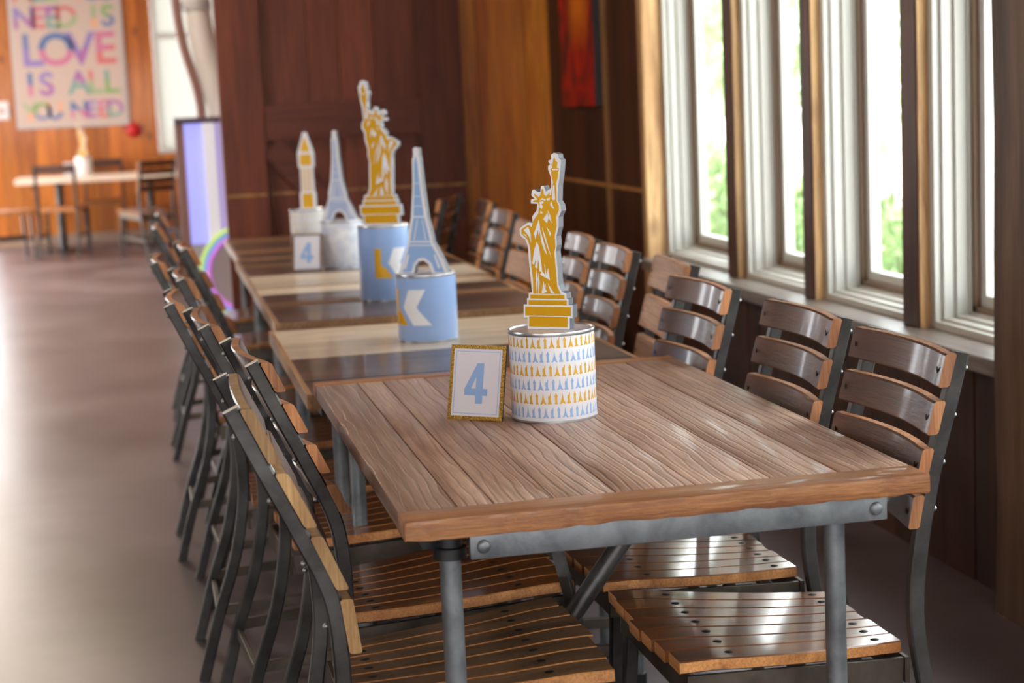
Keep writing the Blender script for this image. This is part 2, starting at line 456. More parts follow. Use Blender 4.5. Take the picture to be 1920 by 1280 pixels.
# window units
for i, (a, b) in enumerate(WIN):
    w = bpy.data.objects.new('window_%d' % (i + 1), None); COL.objects.link(w); w['kind'] = 'structure'; w.location = (2.22, (a + b) / 2, ZS)
    o_ = Vector(w.location)
    def sub(bm): 
        bmesh.ops.translate(bm, vec=-o_, verts=bm.verts[:]); return bm
    bm = bmesh.new()
    # stepped white casing: four nested rings going outwards
    for k, (x0, x1, ins) in enumerate(((2.223, 2.245, .0), (2.245, 2.28, .012), (2.28, 2.315, .024), (2.315, 2.372, .036))):
        t_ = .018 + .006 * k
        y0, y1, z0, z1 = a, b, ZS + .001, ZT
        q = ins + .03
        box(bm, x0, x1, y0, y0 + q, z0, z1); box(bm, x0, x1, y1 - q, y1, z0, z1)
        box(bm, x0, x1, y0 + q, y1 - q, z0, z0 + q * .7); box(bm, x0, x1, y0 + q, y1 - q, z1 - q, z1)
    for y0, y1 in ((a - .05, a + .064), (b - .064, b + .05)): box(bm, 2.33, 2.372, y0, y1, ZS + .001, ZT)
    finish('casing', sub(bm), M['white'], w)
    bm = bmesh.new(); q = .066
    for x0, x1, s in ((2.322, 2.338, 0),):
        box(bm, x0, x1, a + q, a + q + .02, ZS + .05, ZT - q); box(bm, x0, x1, b - q - .02, b - q, ZS + .05, ZT - q)
        box(bm, x0, x1, a + q, b - q, ZS + .044, ZS + .064); box(bm, x0, x1, a + q, b - q, ZT - q - .02, ZT - q)
    finish('gasket', sub(bm), M['gasket'], w)
    bm = bmesh.new(); q = .086
    box(bm, 2.338, 2.374, a + q - .02, a + q + .034, ZS + .05, ZT - .07); box(bm, 2.338, 2.374, b - q - .034, b - q + .02, ZS + .05, ZT - .07)
    box(bm, 2.338, 2.374, a + q + .034, b - q - .034, ZS + .05, ZS + .098); box(bm, 2.338, 2.374, a + q + .034, b - q - .034, ZT - .14, ZT - .07)
    finish('sash', sub(bm), M['white'], w)
    bm = bmesh.new(); box(bm, 2.353, 2.357, a + q + .03, b - q - .03, ZS + .094, ZT - .13)
    finish('pane', sub(bm), M['glass'], w)
# batten and lit trim edge on the dark wall
bm = bmesh.new(); box(bm, XW - .012, XW + .01, 8.02, 8.06, .1, HC); struct('trim_%d' % n, bm, M['strip']); n += 1
bm = bmesh.new(); box(bm, XW - .006, XW + .01, 7.46, 8.02, .925, .94); box(bm, XW - .006, XW + .01, 8.06, YP, .925, .94); struct('trim_%d' % n, bm, M['strip']); n += 1  # thin lighter strips stand in for light on the trim's top edge

# partition with pine boards and the sliding barn door
bm = bmesh.new(); boards(bm, .43, XW + .1, YP, YP + .1, 0, HC, .24, 9, 'x'); struct('wall_partition', bm, M['pine_warm'], plank=11)
door = bpy.data.objects.new('door_1', None); COL.objects.link(door); door['kind'] = 'structure'; door.location = (1.04, YP - .03, 0)
bm = bmesh.new(); boards(bm, -.6, .6, -.005, .025, .02, 2.7, .21, 12, 'x', .006)
plank_attr(finish('plank_panel', bm, M['door'], door), seed=5)
bm = bmesh.new(); box(bm, -.63, -.41, -.045, .025, .02, 2.7, bev=.004); box(bm, .40, .625, -.045, .025, .02, 2.7, bev=.004)
plank_attr(finish('stile', bm, M['door'], door), seed=8)
bm = bmesh.new(); box(bm, -.409, .399, -.04, .0, 1.20, 1.38, bev=.004); box(bm, -.409, .399, -.04, .0, .02, .25, bev=.004); box(bm, -.409, .399, -.04, .0, 2.5, 2.7, bev=.004)
plank_attr(finish('rail', bm, M['doorh'], door), seed=9)
bm = bmesh.new(); sweep(bm, [(-.38, -.02, 1.17), (.36, -.02, .28)], .035, .13, (0, 1, 0))
plank_attr(finish('brace', bm, M['doorh'], door), seed=10)
bm = bmesh.new(); box(bm, -.62, -.42, -.05, -.04, .918, .932); box(bm, -.40, .395, -.012, -.004, .918, .932); box(bm, .405, .62, -.05, -.04, .918, .932)
finish('trim_strip', bm, M['strip'], door)  # lighter strip colour imitates the lit top edge of the trim

# far pine wall with its frosted window, left wall with tall openings, back wall
bm = bmesh.new()
boards(bm, -2.75, -2.5, YF, YF + .14, 0, HC, .19, 25, 'x', .003); boards(bm, -2.5, -1.6, YF, YF + .14, 2.5, HC, .19, 26, 'x', .003)  # gap between these is an unseen doorway added to brighten the far floor
boards(bm, -1.6, .205, YF, YF + .14, 0, HC, .19, 21, 'x', .003)
boards(bm, .205, .9, YF, YF + .14, 0, .93, .19, 22, 'x', .003)
boards(bm, .205, .9, YF, YF + .14, 2.75, HC, .19, 24, 'x', .003)
boards(bm, .9, XW + .2, YF, YF + .14, 0, HC, .19, 23, 'x', .003)
box(bm, -1.6, .205, YF + .142, YF + .17, 0, HC); box(bm, .9, XW + .2, YF + .142, YF + .17, 0, HC); box(bm, .205, .9, YF + .142, YF + .17, 0, .93)
struct('wall_far', bm, M['pine'], plank=15)
wf = bpy.data.objects.new('window_12', None); COL.objects.link(wf); wf['kind'] = 'structure'; wf.location = (.57, YF, .93)
bm = bmesh.new()
for x0, x1, z0, z1 in ((-.365, -.31, 0, 1.8), (.34, .395, 0, 1.8), (-.31, .34, 0, .05), (-.31, .34, 1.75, 1.8), (-.31, .34, 1.22, 1.26)):
    box(bm, x0, x1, -.015, .06, z0, z1)
finish('window_frame', bm, M['white'], wf)
bm = bmesh.new(); box(bm, -.31, .34, .03, .035, .05, 1.22); box(bm, -.31, .34, .03, .035, 1.26, 1.75); finish('pane', bm, M['frost'], wf)
bm = bmesh.new(); box(bm, -1.6, 2.1, YF - .02, YF, 0, .12, bev=.004); struct('baseboard_far', bm, M['wtrim'])
bm = bmesh.new()
LW = [(-2.4, -.8), (4.6, 6.4)]
p = YB
for a, b in LW:
    box(bm, XL - .15, XL, p, a, 0, HC); box(bm, XL - .15, XL, a, b, 0, .8); box(bm, XL - .15, XL, a, b, 2.45, HC); p = b
box(bm, XL - .15, XL, p, 9.6, 0, HC); box(bm, XL - .15, -2.6, 9.45, 9.6, 0, HC)
p = 9.6
for a, b in ((13.0, 15.4), (15.9, 18.6)):
    box(bm, -2.75, -2.6, p, a, 0, HC); box(bm, -2.75, -2.6, a, b, 0, .05); box(bm, -2.75, -2.6, a, b, 2.8, HC); p = b
box(bm, -2.75, -2.6, p, YF + .2, 0, HC)
struct('wall_left', bm, M['plaster'])
bm = bmesh.new()
box(bm, XL, -3.6, YB - .15, YB, 0, HC); box(bm, -3.6, 1.7, YB - .15, YB, 2.45, HC); box(bm, 1.7, 2.6, YB - .15, YB, 0, HC); box(bm, -3.6, 1.7, YB - .15, YB, 0, .9); box(bm, -1.4, -.6, YB - .15, YB, .9, 2.45)
struct('wall_back', bm, M['plaster'])
for i, (lx, ly) in enumerate(((-1.2, 3.0), (-1.2, 8.0), (-1.8, 15.5), (1.0, 5.5), (-.7, 10.6))):  # last lamp is unseen, added to brighten the pipes behind the partition
    t_ = thing('ceiling_lamp', 'round warm ceiling lamp above the ' + ('aisle beside the near tables', 'aisle beside the far tables', 'dining set by the pine wall', 'middle of the table row', 'purple lit cabinet behind the partition, added to brighten the pipes')[i], 'lamp', (lx, ly, HC), 0, 'round ceiling lamps')
    bm = bmesh.new(); lathe(bm, [(.17, -.005), (.19, -.03), (.19, -.05), (.17, -.06)], 32); finish('housing', bm, M['steel'], t_, 40)
    ld = bpy.data.lights.new('lamp_light', 'AREA'); ld.shape = 'DISK'; ld.size = .3; ld.energy = (4, 42, 130, 4, 45)[i]; ld.color = (1, .82, .62)
    lo_ = bpy.data.objects.new('lamp_light', ld); COL.objects.link(lo_); lo_.parent = t_; lo_.location = (0, 0, -.1)
    bm = bmesh.new(); lathe(bm, [(.165, -.062), (.12, -.085), (.02, -.09)], 32); finish('lens', bm, M['lamp'], t_, 40)

# ------------------------------------------------------------------ tables
def table_base(t, L, Wd, z, xs=(.075, .70), folding=True):
    """galvanised folding base; local origin at the near-left corner of the top, on the floor"""
    y0, y1 = .06, L - .12
    for j, y in enumerate((y0, y1)):
        bm = bmesh.new()
        box(bm, xs[0] + .024, Wd - .066, y - .046, y - .030, z - .071, z - .031, bev=.003)
        for x in (xs[0] + .045, Wd - .085):
            sphere(bm, (x, y - .047, z - .051), .011, 1, .5, 1, 0, 12, 6)
        finish('rail', bm, M['galv'], t, 35)
        for k, x in enumerate((xs[0], xs[1])):
            bm = bmesh.new(); tube(bm, [(x, y, z - .075), (x, y, .02)], .0168, 20)
            leg = finish('leg', bm, M['galv'], t, 40)
            bm = bmesh.new(); lathe(bm, [(.026, z - .075), (.026, z - .058), (.02, z - .056), (.02, z - .031)], 20, 0, (x, y, 0)); finish('hinge_cap', bm, M['black'], leg, 40)
            bm = bmesh.new(); lathe(bm, [(.022, 0), (.022, .03), (.019, .032)], 16, 0, (x, y, 0)); finish('foot', bm, M['black'], leg, 40)
    bm = bmesh.new(); tube(bm, [(.585, .545, z - .068), (.105, .545, .06)], .018, 14)
    finish('brace', bm, M['steel'], t, 40)
    bm = bmesh.new(); sweep(bm, [(.32, .60, z - .05), (.352, .59, z - .17), (.372, .575, z - .27), (.395, .575, z - .37), (.47, .58, .08)], .008, .03, (1, .5, 0))
    finish('brace', bm, M['steel'], t)
    bm = bmesh.new(); tube(bm, [(.08, .56, .06), (.70, .56, .06)], .012, 12); finish('crossbar', bm, M['steel'], t, 40)
    for x in (.04, Wd - .07):
        bm = bmesh.new(); box(bm, x, x + .03, .1, L - .1, z - .07, z - .031); finish('side_rail', bm, M['black'], t)

# table nearest the camera: lengthwise boards between two end caps
t1 = thing('dining_table', 'nearest wooden table with weathered lengthwise boards and grey metal legs', 'table', (.344, 2.535, 0), 0, 'wooden tables pushed end to end')
TL, TW, TZ = 1.405, .838, .75
bm = bmesh.new()
xs = [0, .093, .150, .245, .345, .475, .60, .715, TW]
for a, b in zip(xs, xs[1:]):
    box(bm, a + .0009, b - .0009, .0755, TL - .0555, TZ - .031, TZ + random.uniform(-.0008, .0008), bev=.0022)
nb = len(bm.faces)
for y0, y1 in ((0, .0745), (TL - .0545, TL)):
    c = bmesh.new(); box(c, -.001, TW + .001, y0, y1, TZ - .032, TZ, bev=.0035)
    es = [e for e in c.edges if abs(e.verts[0].co.x - e.verts[1].co.x) > .3]
    bmesh.ops.subdivide_edges(c, edges=es, cuts=46)
    rr = random.Random(3); off = {}
    for v in c.verts:
        k = round(v.co.x, 3)
        if k not in off: off[k] = (rr.uniform(-.0022, .0022), rr.choice((0, 0, 0, 0, .001, .003)))
        out = (v.co.y < y0 + .004) if y0 == 0 else (v.co.y > y1 - .004)
        if out:
            v.co.y += off[k][0]
            if v.co.z < TZ - .026: v.co.z += off[k][1]
    merge(bm, c, lambda q: q, 1)
top = plank_attr(finish('tabletop', bm, [M['t1'], M['t1x']], t1, 30), seed=21)
table_base(t1, TL, TW, TZ)
bm = bmesh.new(); tube(bm, [(.05, .09, TZ - .032), (.05, .09, TZ - .052)], .008, 10); finish('bolt', bm, mat('blue_bolt', (110, 150, 200), .3, .5), t1)

def plank_table(label, loc, L, Wd, z, planks):
    t = thing('dining_table', label, 'table', loc, 0, 'wooden tables pushed end to end')
    bm = bmesh.new(); y = .012
    for w, k in planks:
        box(bm, .012, Wd - .012, y + .0008, y + w - .0008, z - .034, z + random.uniform(-.001, .001), k, .002); y += w
    for a, b in ((0, .0115), (Wd - .0115, Wd)): box(bm, a, b, 0, y + .012, z - .036, z, 3, .001)
    box(bm, .0118, Wd - .0118, 0, .0115, z - .036, z, 3, .001); box(bm, .0118, Wd - .0118, y + .0005, y + .012, z - .036, z, 3, .001)
    o = finish('tabletop', bm, [M['pk_dark'], M['pk_mid'], M['pk_pale'], M['pk_edge']], t); plank_attr(o, seed=int(z * 999 + loc[1] * 10))
    table_base(t, y + .012, Wd, z)
    return t
plank_table('second wooden table from the front, one wide pale plank behind dark planks', (.332, 3.985, 0), 1.2, .84, .715, [(.19, 0), (.17, 0), (.22, 0), (.29, 2), (.31, 2)])
plank_table('third wooden table from the front, dark front plank and thin orange strip', (.352, 5.196, 0), 1.03, .85, .735, [(.21, 0), (.21, 0), (.06, 1), (.08, 1), (.24, 0), (.09, 2), (.116, 2)])
plank_table('fourth wooden table from the front, pale yellow planks under the number card', (.356, 6.24, 0), 1.25, .86, .735, [(.17, 2), (.30, 2), (.17, 0), (.22, 0), (.12, 1), (.24, 0)])
plank_table('farthest wooden table of the row, up against the barn door', (.372, 7.50, 0), 1.25, .88, .735, [(.30, 0), (.16, 1), (.20, 0), (.25, 0), (.30, 1)])

# ------------------------------------------------------------------ slatted chairs
def catmull(P, k=6):
    out = []
    for i in range(len(P) - 1):
        p0, p1, p2, p3 = P[max(i - 1, 0)], P[i], P[i + 1], P[min(i + 2, len(P) - 1)]
        for s in range(k):
            t = s / k
            out.append(tuple(.5 * (2 * b + (c - a) * t + (2 * a - 5 * b + 4 * c - d) * t * t + (3 * b - a - 3 * c + d) * t ** 3) for a, b, c, d in zip(p0, p1, p2, p3)))
    out.append(tuple(P[-1])); return out

def make_chair(lean, label, seat_mats, sag=.02, sh=.055, pitch=.0775, slat=None, slat_end=None):
    t = thing('slat_back_chair', label, 'chair')
    XB = -.2125
    prof = [(-.125, 0), (-.078, .16), (-.030, .30), (-.004, .43), (0, .52), (-.012, .62), (-.40 * lean, .73), (-.72 * lean, .83), (-lean, .92)]
    def xat(z):
        for (x0, z0), (x1, z1) in zip(prof, prof[1:]):
            if z0 <= z <= z1: return x0 + (x1 - x0) * (z - z0) / (z1 - z0)
    # seat: seven fanned boards running front to back
    bm = bmesh.new(); N = 7
    fy = [-.222 + .444 * i / N for i in range(N + 1)]; ry = [-.158 + .316 * i / N for i in range(N + 1)]
    zc = lambda x: .446 + .085 * x + .12 * (x - .03) ** 2 - (.9 * (x - .13) ** 2 if x > .13 else 0)
    rnd = random.Random(4)
    for i in range(N):
        xf = .2125 - .008 * abs(i - 3) / 3 + rnd.uniform(-.005, .003); xr = XB + .012 + rnd.uniform(-.006, .004)
        rows = []
        for k in range(8):
            f = k / 7; x = xr + (xf - xr) * f; g = (x - XB) / .425
            ya = ry[i] + (fy[i] - ry[i]) * g + .0012; yb = ry[i + 1] + (fy[i + 1] - ry[i + 1]) * g - .0012
            z = zc(x); c = .0022
            rows.append([bm.verts.new(q) for q in ((x, ya + c, z - .021), (x, yb - c, z - .021), (x, yb, z - .019), (x, yb, z - c), (x, yb - c, z), (x, ya + c, z), (x, ya, z - c), (x, ya, z - .019))])
        for a, b in zip(rows, rows[1:]):
            for j in range(8): bm.faces.new((a[j], a[(j + 1) % 8], b[(j + 1) % 8], b[j])).material_index = 1 if (i == 0 and j == 6) or (i == N - 1 and j == 2) or j == 5 else 0
        bm.faces.new(rows[0][::-1]).material_index = 1; bm.faces.new(rows[-1]).material_index = 1
        for x in (-.165, .105):
            g = (x - XB) / .425; yy = (ry[i] + ry[i + 1]) / 2 * (1 - g) + (fy[i] + fy[i + 1]) / 2 * g
            sphere(bm, (x, yy, zc(x)), .0075, 1.2, .8, .3, 2, 8, 4)
    finish('seat', bm, [*seat_mats, M['black']], t, 35)
    # apron frame under the seat
    bm = bmesh.new()
    for s in (-1, 1):
        sweep(bm, [(XB + .005, s * .155, .383), (.185, s * .2, .409)], .008, .045, (0, 1, 0))
    sweep(bm, [(.18, -.198, .409), (.18, .198, .409)], .008, .045, (1, 0, 0))
    sweep(bm, [(XB - .004, -.158, .383), (XB - .004, .158, .383)], .008, .045, (1, 0, 0))
    finish('seat_frame', bm, M['steel_brown'], t)
    HW = .1725
    for s in (-1, 1):
        bm = bmesh.new()
        sweep(bm, catmull([(XB - .013 + x, s * HW, z) for x, z in prof]), .022, .026, (0, 1, 0), 0, 0, .003)
        for k in range(4):
            z = .921 - sh / 2 - pitch * k
            sphere(bm, (XB + xat(z) - .0285, s * HW, z), .005, 1, 1, 1, 1, 8, 6)
        finish('rear_leg', bm, [M['steel'], M['chrome']], t, 35)
        bm = bmesh.new()
        sweep(bm, [(.168, s * .186, .40), (.18, s * .195, .2), (.20, s * .2, 0)], .022, .024, (0, 1, 0))
        finish('front_leg', bm, M['steel'], t)
    for s in (-1, 1):
        bm = bmesh.new(); sweep(bm, [(XB - .08, s * .168, .17), (.178, s * .19, .2)], .012, .024, (0, 1, 0)); finish('stretcher', bm, M['steel_brown'], t)
    for x, z in ((XB - .09, .15), (-.02, .187)):
        bm = bmesh.new(); sweep(bm, [(x, -.17, z), (x, .17, z)], .012, .026, (1, 0, 0)); finish('stretcher', bm, M['steel_brown'], t)
    # four curved back slats on the front of the posts
    rnd = random.Random(11)
    for k in range(4):
        zm = .921 - sh / 2 - pitch * k; hh = sh / 2
        bm = bmesh.new(); rows = []
        th = .02; dx = (xat(zm + .02) - xat(zm - .02)) / .04
        hl = HW + .016
        for i in range(15):
            y = -hl + 2 * hl * i / 14
            d = sag * (1 - (y / HW) ** 2) if abs(y) < HW else 0
            sec = [(0, .003 - hh), (.003, -hh), (th - .003, -hh), (th, .003 - hh), (th, hh - .003), (th - .003, hh), (.003, hh), (0, hh - .003)]
            rows.append([bm.verts.new((XB + xat(zm) - d + a + dx * b, y, zm + b)) for a, b in sec])
        for a, b in zip(rows, rows[1:]):
            for j in range(8): bm.faces.new((a[j], a[(j + 1) % 8], b[(j + 1) % 8], b[j])).material_index = 1 if j == 5 else 0  # top faces take the pale end tone, light painted into the colour
        bm.faces.new(rows[0][::-1]).material_index = 1; bm.faces.new(rows[-1]).material_index = 1
        for s in (-1, 1):
            sphere(bm, (XB + xat(zm) + th, s * (HW - .002), zm), .0042, .3, .7, 1.5, 2, 8, 4)
        finish('back_slat', bm, [slat or M['slat'], slat_end or M['slat_end'], M['black']], t, 35)
    return t
GR = 'slat-back chairs on the window side of the tables'
GL = 'slat-back chairs on the aisle side of the tables'
cr = make_chair(.085, 'nearest window-side chair, orange-brown slats and large shiny seat', (M['seat'], M['seat_end']))
cl = make_chair(.145, 'x', (M['seat'], M['seat_end']))
tan_slat = wood('pale_matte_slat', (176, 128, 98), (214, 172, 140), 1, 1.3, .6, .1)
oak_end = wood('oak_slat_edge', (150, 106, 60), (206, 164, 108), 2, 3, .5, .4)
cw = make_chair(.085, 'fourth window-side chair from the front, matte pale tan wide slats', (M['seat'], M['seat_end']), .006, .085, .108, tan_slat)
co = make_chair(.145, 'nearest aisle-side chair, tan oak slat ends seen edge-on at the front corner', (M['seat_old'], M['seat_end']), .004, .088, .103, None, oak_end)
right = [(cr, .985, 2.83, 0, None),
         (cr, .99, 3.325, 0, 'second window-side chair from the front, purple-brown glossy slats by the sill'),
         (cr, .965, 3.90, 2, 'third window-side chair from the front, dark brown slats at the near table joint'),
         (cw, 1.07, 4.49, -5, None),
         (cr, 1.04, 4.95, -2, 'fifth window-side chair from the front, glare across its top slat'),
         (cr, 1.06, 5.43, -4, 'sixth window-side chair from the front, seen right of the gold statue'),
         (cw, 1.05, 6.12, 0, 'seventh window-side chair from the front, wide tan slats half hidden by the gold statue'),
         (cr, 1.10, 6.86, -2, 'eighth window-side chair from the front, left of the gold statue'),
         (cr, 1.16, 7.55, -4, 'ninth window-side chair from the front, blurred between its neighbours'),
         (cr, 1.10, 8.10, -22, 'farthest window-side chair, turned nearly edge-on before the barn door')]
left = [(co, .475, 2.83, 0, None),
        (cl, .52, 3.335, 5, 'second aisle-side chair from the front, curved top slat beside the table corner'),
        (cl, .46, 3.915, 4, 'third aisle-side chair from the front, grey post tops by the table joint'),
        (cl, .41, 4.365, 0, 'fourth aisle-side chair from the front, its curved rear leg reaching the open floor'),
        (cl, .44, 5.0, 3, 'fifth aisle-side chair from the front, tan slat in front of the glowing ring'),
        (cl, .385, 5.56, 0, 'sixth aisle-side chair from the front, dark top slat leaning over the aisle'),
        (cl, .475, 6.05, 3, 'seventh aisle-side chair from the front, dark posts below the glowing ring'),
        (cl, .40, 7.15, 0, 'eighth aisle-side chair from the front, blurred and tan topped'),
        (cl, .42, 8.05, 0, 'farthest aisle-side chair, beneath the far pine wall')]
placed = set()
for row, base, grp in ((right, PI, GR), (left, 0, GL)):
    for proto, x, y, a, lb in row:
        if proto not in placed:
            placed.add(proto); proto.location = (x, y, 0); proto.rotation_euler = (0, 0, base + R(a)); proto['group'] = grp
            if lb: proto['label'] = lb
        else: copy_thing(proto, (x, y, 0), base + R(a), lb, grp)

# ------------------------------------------------------------------ painted tins with cut-outs
ICON_TOWER = [(-.5, 0), (-.3, .22), (-.13, .55), (-.05, .9), (0, 1.12), (.05, .9), (.13, .55), (.3, .22), (.5, 0), (.22, 0), (.12, .1), (-.12, .1), (-.22, 0)]
ICON_STATUE = [(-.22, 0), (-.22, .18), (-.14, .2), (-.16, .45), (-.2, .6), (-.12, .78), (-.16, .86), (-.05, .84), (.02, .8), (.1, 1.08), (.17, 1.05), (.13, .7), (.12, .4), (.14, .2), (.22, .18), (.22, 0)]
ICON_CLOCK = [(-.16, 0), (-.16, .1), (-.12, .12), (-.12, .68), (-.16, .7), (-.16, .86), (-.1, .9), (0, 1.12), (.1, .9), (.16, .86), (.16, .7), (.12, .68), (.12, .12), (.16, .1), (.16, 0)]

def on_cylinder(bm, flat, rad, ang0, mi):
    """bend a flat (u, v) shape around a cylinder; u = 0 faces direction ang0 (from +X)"""
    us = [v.co.x for v in flat.verts]; u = min(us) + .006
    while u < max(us):
        bmesh.ops.bisect_plane(flat, geom=flat.verts[:] + flat.edges[:] + flat.faces[:], plane_co=(u, 0, 0), plane_no=(1, 0, 0)); u += .006
    merge(bm, flat, lambda c: Vector((rad * math.cos(ang0 + c.x / rad), rad * math.sin(ang0 + c.x / rad), c.y)), mi)

def make_tin(label, loc, rad, h, wrap_mat, rim=True):
    t = thing('decorated_tin', label, 'tin', loc, 0, 'round tins with cut-outs standing on the tables')
    bm = bmesh.new(); lathe(bm, [(rad - .002, 0), (rad, .003), (rad, h - .008), (rad - .003, h - .006)], 72); finish('label_wrap', bm, wrap_mat, t, 40)
    bm = bmesh.new(); lathe(bm, [(rad - .003, h - .009), (rad + .001, h - .008), (rad + .0018, h - .004), (rad + .001, h - .0005), (rad - .002, h), (rad - .004, h - .003), (.0, h - .0035)][:6] + [(.002, h - .003)], 72, mis=[0, 0, 0, 0, 0, 1]); finish('lid', bm, [M['tin'], M['lid']], t, 40)
    bm = bmesh.new(); lathe(bm, [(rad - .004, 0), (rad + .0012, .0005), (rad + .0012, .004), (rad - .002, .005)], 72); finish('bottom_rim', bm, M['tin'], t, 40)
    return t
CAMANG = lambda x, y: math.atan2(-y, -x)

tin1 = make_tin('tin with rows of little gold and blue landmark prints, beside the number 4 card', (.752, 3.292, .75), .083, .174, M['cwhite'])
bm = bmesh.new(); per = 2 * PI * .0836; N = 42
for row in range(6):
    for k in range(N):
        ic = (ICON_TOWER, ICON_STATUE, ICON_CLOCK)[k % 3]; s = .0195; sx = (.0125, .0165, .0175)[k % 3]
        ang = 2 * PI * k / N + row * .05
        f = fill2d([[(x * sx, y * s) for x, y in ic]])
        z0 = .174 - .0295 - row * .0268
        for v in f.verts: v.co.y += z0
        on_cylinder(bm, f, .0834, ang, row % 2)
bmesh.ops.remove_doubles(bm, verts=bm.verts[:], dist=1e-6)
finish('landmark_print', bm, [M['goldprint'], M['bluep']], tin1)

# statue cut-out: outlines in picture units of the print, y downwards
ST_OUT = [(192,1236),(192,1160),(163,1160),(163,1072),(186,1072),(186,1030),(198,1030),(198,995),(220,990),(212,900),(205,830),(200,780),(193,690),(175,640),(150,625),(137,605),(135,570),(150,555),(195,527),(225,530),(222,490),(235,470),(252,450),(258,405),(213,402),(213,378),(240,370),(216,350),(222,318),(235,310),(262,328),(279,328),(283,290),(301,288),(316,325),(345,310),(352,298),(350,235),(330,180),(332,158),(345,150),(330,128),(350,118),(350,88),(372,75),(398,85),(402,108),(418,125),(415,165),(408,240),(400,290),(398,390),(415,415),(421,455),(402,495),(403,560),(388,620),(392,680),(385,720),(392,790),(398,860),(405,940),(425,985),(455,995),(460,1030),(472,1035),(472,1072),(500,1072),(500,1160),(480,1160),(480,1236)]
ST_GOLD = [(230,1000),(228,900),(218,830),(210,720),(205,680),(190,640),(170,622),(148,603),(150,570),(195,543),(220,558),(228,520),(245,495),(265,470),(270,420),(262,396),(228,392),(230,384),(260,377),(234,348),(238,338),(268,362),(280,347),(288,308),(297,308),(303,345),(318,356),(345,330),(340,352),(352,348),(362,290),(366,265),(356,240),(352,195),(346,178),(362,172),(352,145),(362,148),(371,98),(384,130),(395,138),(390,172),(408,178),(400,200),(396,240),(387,270),(389,390),(405,420),(405,450),(388,490),(390,550),(377,620),(382,690),(374,730),(382,800),(388,870),(395,950),(420,1000)]
ST_BASE = [(210,445,1005,1033),(198,460,1042,1075),(175,488,1086,1146),(202,466,1152,1221)]
ST_FOLD = [
 [(165,577),(195,556),(212,600),(216,662),(200,618),(180,592)], [(158,600),(172,612),(190,628),(176,606)],
 [(268,508),(236,600),(245,640),(262,575),(270,622),(278,560)], [(274,562),(298,640),(326,742),(306,712),(284,650)],
 [(290,560),(318,632),(354,758),(334,706),(306,630)], [(256,655),(238,705),(224,800),(236,806),(250,762),(243,822),(258,832),(264,770),(272,800),(274,850),(292,856),(284,780),(270,690)],
 [(278,872),(346,908),(332,830),(324,884),(308,800),(312,872),(292,852)], [(290,990),(302,918),(308,950),(318,930),(314,968),(326,985),(296,996)],
 [(332,930),(350,960),(378,1000),(352,992)], [(254,835),(262,900),(256,1000),(248,900)], [(268,860),(275,930),(266,1000),(264,900)],
 [(274,392),(300,388),(300,402),(286,408),(296,424),(288,442),(276,430)], [(278,470),(282,452),(298,466)],
 [(272,386),(290,369),(316,377),(314,386),(290,379)], [(366,288),(374,284),(380,378),(372,384),(358,376)],
 [(352,390),(374,440),(362,436),(346,412)], [(330,448),(348,486),(356,534),(338,500)], [(300,505),(326,468),(336,500),(324,532),(312,520)], [(322,560),(352,600),(346,620)],
 [(356,180),(408,180),(398,188),(364,188)], [(322,372),(345,366),(342,384),(324,384)]]
def statue_topper(label, loc, H, ang, mirror=False, thick=.022, edge='edge'):
    k = H / 1160.; mx = -1 if mirror else 1
    def cv(p, dx=336.): return (mx * ((p[0] - dx) + .045 * (1236 - p[1])) * k * 1.06, (1236 - p[1]) * k)
    t = thing('statue_cutout', label, 'cut-out', loc, ang, 'cut-outs standing on tin lids')
    up_ = lambda c: Vector((c.x, -c.z, c.y))
    bm = bmesh.new(); merge(bm, fill2d([[cv(p) for p in ST_OUT]], thick / 2), up_, 0)
    for f in bm.faces:
        f.normal_update(); f.material_index = 0 if abs(f.normal.y) > .9 else 1
    finish('backing_board', bm, [M['cwhite'], M[edge]], t)
    bm = bmesh.new(); y0 = thick / 2 + .0003
    merge(bm, fill2d([[cv(p) for p in ST_GOLD]], .0002), lambda c: Vector((c.x, -c.z - y0, c.y)))
    for a, b, c_, d in ST_BASE: merge(bm, fill2d([[cv(p) for p in ((a, c_), (b, c_), (b, d), (a, d))]], .0002), lambda c: Vector((c.x, -c.z - y0, c.y)))
    y1 = thick / 2 + .0008
    for lp in ST_FOLD: merge(bm, fill2d([[cv(p) for p in lp]], .0002), lambda c: Vector((c.x, -c.z - y1, c.y)), 1)
    finish('printed_figure', bm, [M['gold'], M['cwhite']], t)
    return t
statue_topper('gold robed statue cut-out raising a torch, on the landmark-print tin', (.752, 3.292, .75 + .1715), .338, R(-38))

TW_OUT = [(362,1236),(395,1150),(428,1040),(426,1000),(447,890),(448,865),(458,700),(456,535),(464,512),(462,470),(475,462),(497,466),(500,510),(506,530),(524,690),(548,860),(552,890),(584,1000),(592,1045),(640,1125),(697,1236)]
TW_ARCH = [(466,1236),(474,1190),(496,1162),(530,1158),(562,1180),(586,1236)]
TW_IN = [(392,1228),(410,1150),(440,1048),(446,1010),(464,890),(470,720),(470,560),(480,515),(492,560),(508,720),(532,880),(566,1010),(576,1052),(620,1130),(664,1228),(602,1228),(580,1172),(534,1140),(494,1144),(462,1180),(450,1228)]
TW_LINES = [[(440,1036),(574,1036),(576,1046),(438,1046)], [(436,1060),(582,1060),(584,1066),(434,1066)], [(462,884),(536,884),(538,892),(460,892)], [(398,1205),(425,1120),(436,1120),(412,1210)], [(640,1200),(606,1120),(596,1122),(626,1206)],
            [(468,760),(510,760),(511,764),(468,764)], [(468,820),(520,820),(521,824),(468,824)], [(470,680),(504,680),(504,684),(470,684)], [(488,905),(492,905),(470,1030),(464,1030)], [(520,905),(524,905),(548,1030),(542,1030)]]
TW_WIN = [[(484,950),(526,950),(536,1020),(478,1020)]]
